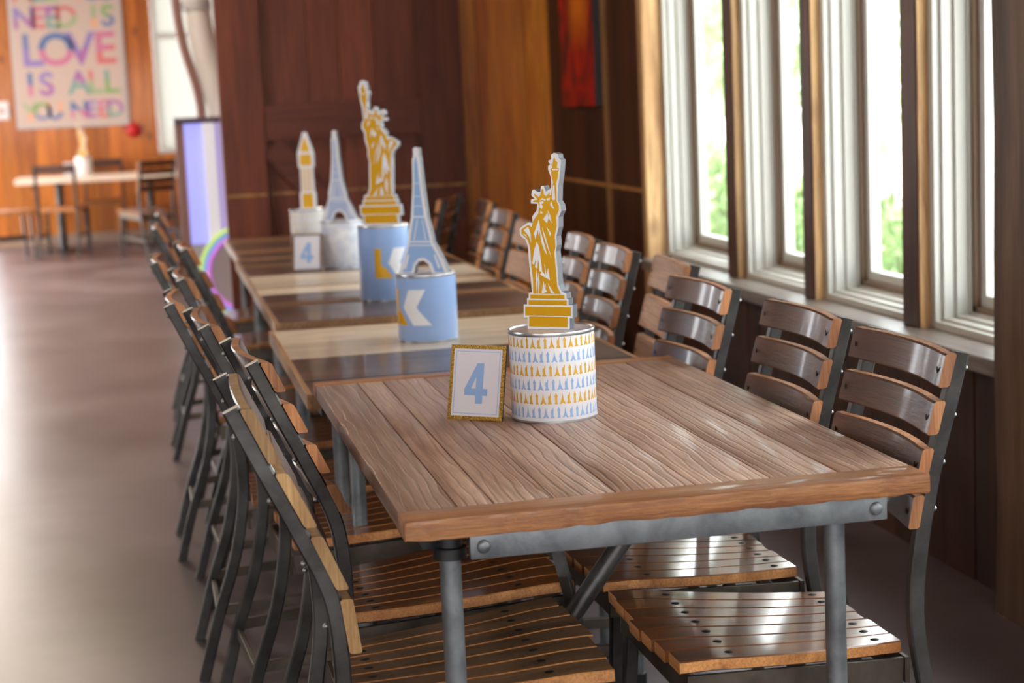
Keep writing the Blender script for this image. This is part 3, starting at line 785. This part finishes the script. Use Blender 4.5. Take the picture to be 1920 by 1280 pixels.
def tower_topper(label, loc, H, ang, thick=.018, edge='edged', inner='bluep'):
    k = H / 774.
    def cv(p): return (((p[0] - 530.) + .05 * (1236 - p[1])) * k * 1.05, (1236 - p[1]) * k)
    t = thing('tower_cutout', label, 'cut-out', loc, ang, 'cut-outs standing on tin lids')
    i0 = 0
    out = TW_OUT + TW_ARCH[::-1]
    bm = bmesh.new(); merge(bm, fill2d([[cv(p) for p in out]], thick / 2), lambda c: Vector((c.x, -c.z, c.y)))
    for f in bm.faces:
        f.normal_update(); f.material_index = 0 if abs(f.normal.y) > .9 else 1
    finish('backing_board', bm, [M['cwhite'], M[edge]], t)
    y0 = thick / 2 + .0003; bm = bmesh.new()
    merge(bm, fill2d([[cv(p) for p in TW_IN]], .0002), lambda c: Vector((c.x, -c.z - y0, c.y)))
    finish('blue_tower', bm, M[inner], t)
    y1 = thick / 2 + .0008; bm = bmesh.new()
    for lp in TW_LINES: merge(bm, fill2d([[cv(p) for p in lp]], .0002), lambda c: Vector((c.x, -c.z - y1, c.y)))
    finish('white_lattice', bm, M['cwhite'], t)
    return t
# second tin: blue with the end of a gold L and a white K turned to the left
K_POLY = [(0, .5), (.18, 1), (.62, 1), (.38, .5), (.74, 0), (.28, 0)]
L_POLY = [(0, 1), (.36, 1), (.36, .42), (.56, .36), (.98, 0), (0, 0)]
def lk_tin(label, loc, h, ang, z0, hl, w):
    t = make_tin(label, loc, .083, h, M['blue'])
    a0 = CAMANG(loc[0], loc[1]) + ang
    bm = bmesh.new(); f = fill2d([[(x * hl * .62 - w, y * hl + z0) for x, y in L_POLY]]); on_cylinder(bm, f, .0835, a0, 0)
    finish('gold_letter', bm, M['gold'], t)
    bm = bmesh.new(); f = fill2d([[(x * hl * 1.15 - w + hl * .46, y * hl + z0) for x, y in K_POLY]]); on_cylinder(bm, f, .0838, a0, 0)
    finish('white_letter', bm, M['cwhite'], t)
    return t
tin2 = lk_tin('light blue tin with a white K turned to the left, second from the front', (.743, 4.777, .715), .186, R(-42), .048, .098, .056)
tower_topper('blue lattice tower cut-out on the light blue tin with the white K', (.743, 4.777, .715 + .1835), .345, R(-36))
tin3 = lk_tin('tall light blue tin with gold L and white K, third from the front', (.75, 5.668, .735), .243, R(2), .075, .095, .035)
statue_topper('large gold statue cut-out with torch arm on the left, on the tall blue tin', (.75, 5.668, .735 + .2405), .465, R(-30), True, .02)
tin4 = make_tin('pale blue marbled tin behind the tall blue tin', (.748, 6.877, .735), .083, .186, blotch('marbled_blue_label', (196, 206, 226), (236, 238, 244), 30, .4, 0, 0))
tower_topper('pale blue tower cut-out on the marbled tin, fourth from the front', (.748, 6.877, .735 + .1835), .35, R(-30), .018, 'edge', 'pblue')
tin5 = make_tin('white tin with faint gold print, farthest of the table row', (.705, 7.75, .735), .083, .186, M['cwhite'])
bm = bmesh.new()
for row in range(5):
    for k in range(30):
        f = fill2d([[(x * .022, y * .022) for x, y in (ICON_TOWER, ICON_CLOCK, ICON_STATUE)[k % 3]]])
        for v in f.verts: v.co.y += .016 + row * .034
        on_cylinder(bm, f, .0834, 2 * PI * k / 30 + row * .1, 0)
finish('landmark_print', bm, mat('faint_gold_ink', (238, 226, 200), .5), tin5)
# clock tower cut-out
CT_OUT = [(-.5, 0), (-.5, 1.2), (-.42, 1.3), (-.4, 3.0), (-.5, 3.1), (-.52, 4.1), (-.4, 4.5), (-.28, 4.9), (-.1, 5.6), (.1, 5.6), (.28, 4.9), (.4, 4.5), (.52, 4.1), (.5, 3.1), (.4, 3.0), (.42, 1.3), (.5, 1.2), (.5, 0)]
ct = thing('clock_tower_cutout', 'gold clock tower cut-out on the farthest white tin', 'cut-out', (.705, 7.75, .735 + .1835), R(-20), 'cut-outs standing on tin lids')
k = .335 / 5.6
bm = bmesh.new(); merge(bm, fill2d([[(x * k * 1.15, y * k) for x, y in CT_OUT]], .009), lambda c: Vector((c.x, -c.z, c.y)))
finish('backing_board', bm, [M['cwhite']], ct)
bm = bmesh.new()
for lp in ([(-.34, .1), (.34, .1), (.34, 1.15), (-.34, 1.15)], [(-.36, 3.2), (.36, 3.2), (.36, 4.0), (-.36, 4.0)], [(-.3, 4.2), (.3, 4.2), (.2, 4.7), (0, 5.3), (-.2, 4.7)],
           [(-.3, 1.3), (-.2, 1.3), (-.2, 3.0), (-.3, 3.0)], [(.2, 1.3), (.3, 1.3), (.3, 3.0), (.2, 3.0)], [(-.05, 1.3), (.05, 1.3), (.05, 3.0), (-.05, 3.0)]):
    merge(bm, fill2d([[(x * k * 1.15, y * k) for x, y in lp]], .0003), lambda c: Vector((c.x, -c.z - .0095, c.y)))
finish('gold_tower', bm, M['gold'], ct)

# ------------------------------------------------------------------ number cards
FOUR = [[(.10, .36), (.56, 1), (.82, 1), (.82, .37), (1, .37), (1, .2), (.82, .2), (.82, 0), (.54, 0), (.54, .2), (.10, .2)], [(.36, .37), (.54, .37), (.54, .66)]]
def number_card(label, loc, ang, w, h, border, leanback=R(13)):
    t = thing('number_card', label, 'card', loc, ang, 'number 4 cards on the tables')
    rot = Matrix.Rotation(-leanback, 4, 'X')
    def tf(bm, dy=0):
        bmesh.ops.transform(bm, matrix=rot, verts=bm.verts[:]); return bm
    bm = bmesh.new(); box(bm, -w/2, w/2, 0, .004, 0, h); finish('backing_board', tf(bm), M['edged'], t)
    bm = bmesh.new(); b = .0075
    for x0, x1, z0, z1 in ((-w/2, w/2, 0, b), (-w/2, w/2, h - b, h), (-w/2, -w/2 + b, b, h - b), (w/2 - b, w/2, b, h - b)): box(bm, x0, x1, -.0012, 0, z0, z1)
    finish('glitter_border' if border == 'glitter' else 'border', tf(bm), M[border], t)
    bm = bmesh.new(); box(bm, -w/2 + b, w/2 - b, -.0006, 0, b, h - b); finish('paper', tf(bm), M['paper'], t)
    bm = bmesh.new(); c = b + .0045; e = .0011
    for x0, x1, z0, z1 in ((-w/2 + c, w/2 - c, c, c + e), (-w/2 + c, w/2 - c, h - c - e, h - c), (-w/2 + c, -w/2 + c + e, c, h - c), (w/2 - c - e, w/2 - c, c, h - c)): box(bm, x0, x1, -.0009, -.0006, z0, z1)
    s = h * .54; fw_ = s * .72
    f = fill2d([[(x * fw_ - fw_ * .56, y * s + h * .22) for x, y in lp] for lp in FOUR], .0001)
    merge(bm, f, lambda q: Vector((q.x, -.0009 - q.z, q.y)))
    finish('number', tf(bm), M['bluep'], t)
    bm = bmesh.new(); sweep(bm, [(0, .004 + math.sin(leanback) * h * .62, h * .6), (0, .066, .001)], .045, .003, (1, 0, 0)); finish('easel_leg', bm, M['black'], t)
    return t
number_card('white card with blue 4 and gold glitter border on the nearest table', (.597, 3.315, .75), R(-40), .122, .146, 'glitter')
number_card('small blurred card with blue 4 on the fourth table', (.598, 6.80, .735), R(-18), .118, .146, 'pk_mid')

# ------------------------------------------------------------------ things on the walls
bm = bmesh.new(); box(bm, -.022, .022, -.335, .335, -.40, .40)
for f in bm.faces:
    f.normal_update(); f.material_index = 0 if f.normal.x < -.5 else 1
o = finish('canvas_painting', bm, [M['canvas'], M['canvas_edge']], loc=(XW - .024, 8.41, 1.705)); tag(o, 'red and orange abstract canvas on the dark window-side wall', 'painting')

po = thing('letter_poster', 'pale framed poster of colourful letters on the far pine wall', 'poster', (-.665, YF - .004, 1.25))
bm = bmesh.new(); box(bm, -.585, .575, -.03, 0, 0, 1.75); finish('frame', bm, mat('poster_frame', (196, 190, 190), .4), po)
bm = bmesh.new(); box(bm, -.555, .545, -.034, -.03, .03, 1.72); finish('sheet', bm, mat('poster_sheet', (206, 186, 176), .55), po)
PAL = [(170, 110, 176), (90, 120, 176), (140, 176, 110), (214, 120, 124), (150, 130, 196), (236, 166, 124), (130, 170, 164), (206, 126, 160), (120, 132, 180), (160, 184, 140)]
LM = [mat('letter_ink_%d' % i, c, .5) for i, c in enumerate(PAL)]
rows = [('ALL YOU', 1.42, .24, 3), ('NEED IS', 1.14, .24, 0), ('LOVE', .80, .36, 4), ('IS ALL', .45, .26, 7), ('YOU NEED', .17, .19, 5)]
bm = bmesh.new(); rnd = random.Random(2)
for s, z, size, c0 in rows:
    adv = 1.0 / len(s)
    for i, chx in enumerate(s):
        if chx == ' ': continue
        x = -.50 + adv * (i + .5)
        f = text2d(chx, size * 1.3, 0)
        bmesh.ops.triangulate(f, faces=f.faces[:])
        zc_ = rnd.uniform(-.02, .05) * size * 2; tl = rnd.uniform(-.6, .6)
        bmesh.ops.bisect_plane(f, geom=f.verts[:] + f.edges[:] + f.faces[:], plane_co=(0, zc_, 0), plane_no=(tl, 1, 0))
        for part_ in range(2):
            g = f.copy()
            bmesh.ops.delete(g, geom=[q for q in g.faces if ((q.calc_center_median().x * tl + q.calc_center_median().y - zc_) > 0) != bool(part_)], context='FACES')
            merge(bm, g, lambda q: Vector((x + q.x, -.036, z + q.y)), (c0 + i * 3 + part_ * 4) % len(PAL))
        f.free()
finish('lettering', bm, LM, po)
t = thing('alarm_bell', 'round red alarm bell beside the poster on the pine wall', 'alarm', (-.056, YF, 1.19))
bm = bmesh.new(); lathe(bm, [(.075, 0), (.078, .03), (.06, .05), (.03, .062)], 32); bmesh.ops.rotate(bm, matrix=Matrix.Rotation(PI / 2, 3, 'X'), verts=bm.verts[:]); finish('gong', bm, M['red'], t, 40)
bm = bmesh.new(); box(bm, -.09, -.02, -.03, -.001, .0, .085, bev=.004); finish('back_box', bm, mat('dark_red', (120, 16, 20), .5), t)
t = thing('wall_notice', 'small white notice on the pine wall left of the poster', 'notice', (-1.40, YF - .001, 1.36))
bm = bmesh.new(); box(bm, -.09, .075, -.012, 0, 0, .19, bev=.003); finish('plate', bm, M['cwhite'], t)
bm = bmesh.new(); box(bm, -.03, .03, -.015, -.012, .06, .12); finish('emblem', bm, mat('pale_red', (206, 170, 170), .6), t)

# ------------------------------------------------------------------ game cabinet and pipes behind the partition
gc = thing('prize_game_cabinet', 'pale game cabinet with purple lit panes and a rainbow ring, beyond the barn door', 'game cabinet', (.52, 10.9, 0))
bm = bmesh.new(); box(bm, -.26, .5, .03, .7, .04, .57, bev=.015); box(bm, -.22, .46, .06, .66, 0, .04); finish('body', bm, M['greyplastic'], gc, 35)
bm = bmesh.new(); box(bm, -.31, .52, .0, .72, 1.29, 1.325, bev=.006); finish('top', bm, mat('cabinet_top', (84, 72, 92), .4), gc)
bm = bmesh.new(); box(bm, -.31, -.255, .02, .075, .5, 1.29); finish('corner_post', bm, M['mauve'], gc)
bm = bmesh.new(); box(bm, -.145, -.075, -.02, .04, .5, 1.29); finish('glow_post', bm, mat('white_post_glow', (226, 228, 236), .4, emit=(216, 220, 232), estr=.45), gc)  # white pillar given a glow of its own to brighten it in shade
bm = bmesh.new(); box(bm, -.255, -.145, .02, .03, .56, 1.29); finish('lit_pane', bm, M['glow'], gc)
bm = bmesh.new(); box(bm, -.075, .45, .02, .03, .56, 1.29); finish('lit_pane', bm, M['glow2'], gc)
bm = bmesh.new(); box(bm, -.255, .48, .03, .7, .57, .59); finish('ledge', bm, mat('pink_ledge', (226, 206, 222), .4), gc)
def ring(bm, r, rad, cz, y):
    n_ = 48; rows = []
    for i in range(n_):
        a = 2 * PI * i / n_
        c = Vector((r * math.cos(a), y, cz + r * math.sin(a))); d = Vector((math.cos(a), 0, math.sin(a)))
        rows.append([bm.verts.new(c + d * rad * math.cos(b) + Vector((0, rad * math.sin(b), 0))) for b in (2 * PI * j / 8 for j in range(8))])
    for a, b in zip(rows, rows[1:] + rows[:1]):
        for j in range(8): bm.faces.new((a[j], a[(j + 1) % 8], b[(j + 1) % 8], b[j]))
bm = bmesh.new(); lathe(bm, [(.30, -.01), (.30, .012), (.2, .014)], 48); bmesh.ops.rotate(bm, matrix=Matrix.Rotation(PI / 2, 3, 'X'), verts=bm.verts[:]); bmesh.ops.translate(bm, vec=(.075, -.01, .375), verts=bm.verts[:]); finish('ring_plate', bm, M['greyplastic'], gc, 40)
for r, rad, c in ((.285, .013, (190, 226, 120)), (.262, .012, (120, 170, 226)), (.238, .013, (206, 130, 226))):
    bm = bmesh.new(); ring(bm, r, rad, .375, -.03); bmesh.ops.translate(bm, vec=(.075, 0, 0), verts=bm.verts[:])
    finish('light_ring', bm, mat('ring_light', c, .4, emit=c, estr=.55), gc, 60)
bm = bmesh.new(); sphere(bm, (-.19, -.035, .36), .03, .7, .4, 1.2); sphere(bm, (.05, -.035, .655), .03, 2.6, .4, .8); finish('lamp', bm, mat('amber_lamp', (255, 190, 90), .4, emit=(255, 190, 90), estr=1.2), gc, 60)

t = thing('downpipe', 'wide white pipe bending down behind the purple lit cabinet', 'pipe', (.385, 11.9, 0))
bm = bmesh.new(); tube(bm, catmull([(.05, 0, HC - .02), (.035, 0, 2.3), (.06, 0, 1.85), (.13, 0, 1.5), (.16, 0, 1.2), (.16, 0, 0)], 5), .085, 20); finish('pipe', bm, M['pipe'], t, 50)
bm = bmesh.new(); lathe(bm, [(.1, 2.02), (.1, 2.08)], 20, 0, (.036, 0, 0)); finish('collar', bm, M['greyplastic'], t, 50)
t = thing('downpipe', 'narrow mauve pipe alongside the wide white pipe', 'pipe', (.255, 11.9, 0))
bm = bmesh.new(); tube(bm, catmull([(.035, 0, HC - .02), (.03, 0, 2.3), (.06, 0, 1.85), (.14, 0, 1.5), (.16, 0, 1.2), (.16, 0, 0)], 5), .032, 14); finish('pipe', bm, M['mauve'], t, 50)

# ------------------------------------------------------------------ far dining set
ft = thing('dining_table', 'pale topped pedestal table by the far pine wall', 'table', (-.38, 18.45, 0))
bm = bmesh.new(); box(bm, -.86, .86, -.38, .38, .71, .77, bev=.012); finish('tabletop', bm, mat('pale_laminate', (240, 222, 206), .35), ft, 35)
for x in (-.45, .45):
    bm = bmesh.new(); lathe(bm, [(.24, 0), (.24, .012), (.05, .04), (.04, .06), (.04, .68), (.12, .70), (.12, .71)], 20, 0, (x, 0, 0)); finish('pedestal', bm, M['steel'], ft, 35)
tin6 = make_tin('small white tin on the pale table by the far wall', (-.57, 18.40, .77), .083, .186, M['cwhite'])
statue_topper('blurred gold statue cut-out on the far pale table', (-.57, 18.40, .77 + .1835), .338, R(-8), True, .02)
number_card('blurred pale card beside the tin on the far table', (-.71, 18.30, .77), R(10), .11, .14, 'paper')

fc = thing('open_back_chair', 'dark framed open-backed chair in front of the far pale table', 'chair', (-.80, 18.02, 0), R(80), 'dark metal chairs round the far table')
for s in (-1, 1):
    bm = bmesh.new(); sweep(bm, catmull([(-.27, s * .19, 0), (-.215, s * .19, .25), (-.2, s * .19, .46), (-.235, s * .19, .9)], 5), .03, .03, (0, 1, 0)); finish('rear_leg', bm, M['steel'], fc)
    bm = bmesh.new(); sweep(bm, [(.2, s * .2, 0), (.18, s * .19, .44)], .028, .028, (0, 1, 0)); finish('front_leg', bm, M['steel'], fc)
    bm = bmesh.new(); sweep(bm, [(-.22, s * .19, .2), (.19, s * .195, .2)], .012, .025, (0, 1, 0)); finish('stretcher', bm, M['steel'], fc)
bm = bmesh.new(); box(bm, -.21, .23, -.22, .22, .44, .48, bev=.01); finish('seat', bm, M['slat_end'], fc, 35)
bm = bmesh.new(); box(bm, -.24, -.215, -.175, .175, .82, .90, bev=.004); finish('top_rail', bm, mat('dark_rail', (70, 36, 24), .4), fc)
copy_thing(fc, (-1.32, 17.95, 0), R(15), 'dark framed chair with pale seat at the left end of the far table', 'dark metal chairs round the far table')
copy_thing(fc, (-.40, 19.0, 0), R(-90), 'dark framed chair between the far table and the pine wall', 'dark metal chairs round the far table')
copy_thing(cr, (.02, 17.2, 0), R(115), 'slatted chair with sunlit slats at the right end of the far table', 'dark metal chairs round the far table')

# ------------------------------------------------------------------ outdoors, seen through the windows
bm = bmesh.new(); box(bm, 2.6, 60, -30, 90, -.25, -.12); struct('ground', bm, M['pave'])
bm = bmesh.new(); box(bm, -60, XL - .2, -30, 90, -.25, -.12); box(bm, XL - .2, 2.6, -30, YB - .2, -.25, -.12); struct('terrain', bm, M['pave'])
def foliage(bm, c, sx, sy, sz, n, size, seed, flat=.0):
    rnd = random.Random(seed)
    for _ in range(n):
        th = rnd.uniform(0, 2 * PI); z = rnd.uniform(-1, 1); r = rnd.uniform(.72, 1.0) * (1 + .18 * math.sin(5 * th + 3 * z + seed))
        q = math.sqrt(1 - z * z)
        p = Vector((c[0] + sx * r * q * math.cos(th), c[1] + sy * r * q * math.sin(th), c[2] + sz * r * z))
        if p.z < -.1: continue
        e = Euler((rnd.uniform(0, 6.3), rnd.uniform(0, 6.3), rnd.uniform(0, 6.3))).to_matrix(); s = size * rnd.uniform(.6, 1.3)
        vs = [bm.verts.new(p + e @ Vector(k)) for k in ((-s, 0, 0), (0, -s * .45, s * .1), (s, 0, 0), (0, s * .45, s * .1))]
        bm.faces.new(vs)
rnd = random.Random(8)
for i, (x, y, w, h) in enumerate(((3.55, 6.4, .42, .74), (3.6, 7.4, .42, .70), (3.7, 8.6, .46, .76), (3.9, 9.85, .52, .74), (4.1, 11.2, .55, .8), (4.3, 12.7, .62, .9), (4.6, 14.4, .7, 1.0))):
    t = thing('hedge_bush', ['rounded green bush mostly hidden behind the rough pillar', 'leafy bush low in the window beside the pillar', 'leafy bush low in the third window from the far end', 'green bush behind the post right of the second farthest window', 'green bush low in the second farthest window', 'nearer of two bushes low in the farthest window', 'farther of two bushes low in the farthest window'][i], 'bush', (x, y, -.12), 0, 'clipped bushes outside the windows')
    bm = bmesh.new(); foliage(bm, (0, 0, h * .5), w, w * 1.1, h * .62, 1500, .05, i); finish('foliage', bm, M['leaf'], t)
    bm = bmesh.new(); tube(bm, [(0, 0, 0), (0, 0, h * .5)], .03, 8); finish('stem', bm, M['bark'], t)
for i, (x, y, h, w) in enumerate(((8.15, 22, 4.4, 1.15), (7.9, 25.5, 4.4, 1.05), (15.5, 34, 3.4, 2.0), (10.4, 20.5, 2.5, .8))):
    t = thing('garden_tree', ['leafy green tree filling the second farthest window', 'pale tree with yellow blossom in the farthest windows', 'distant tree between the lamp posts outside', 'low round tree outside the window beside the pillar'][i], 'tree', (x, y, -.12), 0, 'trees beyond the terrace')
    bm = bmesh.new(); foliage(bm, (0, 0, h * .62), w, w, h * .42, 2600, .13, 20 + i); finish('crown', bm, M['leaf2'], t)
    bm = bmesh.new(); tube(bm, [(0, 0, 0), (.05, 0, h * .5)], .09, 10); finish('trunk', bm, M['bark'], t)
    if i == 1:
        bm = bmesh.new(); foliage(bm, (-.3, -.4, h * .62), w * .9, w * .9, h * .42, 260, .1, 31); finish('blossom', bm, M['yel'], t)
for i, (x, y) in enumerate(((6.2, 14.8), (6.5, 14.9))):
    t = thing('lamp_post', ['pale lamp post with rusty rings in the third window, the left of two', 'pale lamp post with rusty rings in the third window, the right of two'][i], 'lamp post', (x, y, -.12), 0, 'pale lamp posts on the terrace')
    bm = bmesh.new(); tube(bm, [(0, 0, 0), (0, 0, 3.2)], .07, 14); finish('post', bm, M['lamppost'], t, 40)
    bm = bmesh.new(); lathe(bm, [(.11, .82), (.13, .9), (.11, .98), (.10, 1.08)], 14); finish('ring_collar', bm, M['rust'], t, 40)
    bm = bmesh.new(); lathe(bm, [(.07, 2.2), (.12, 2.35), (.14, 2.8), (.07, 2.95)], 10); finish('lantern', bm, M['lamppost'], t, 40)
bm = bmesh.new(); box(bm, 5.6, 5.9, 9, 20, -.12, .42); box(bm, 5.54, 5.96, 9, 20, .42, .48); struct('wall_garden', bm, mat('garden_wall', (196, 188, 182), .7))
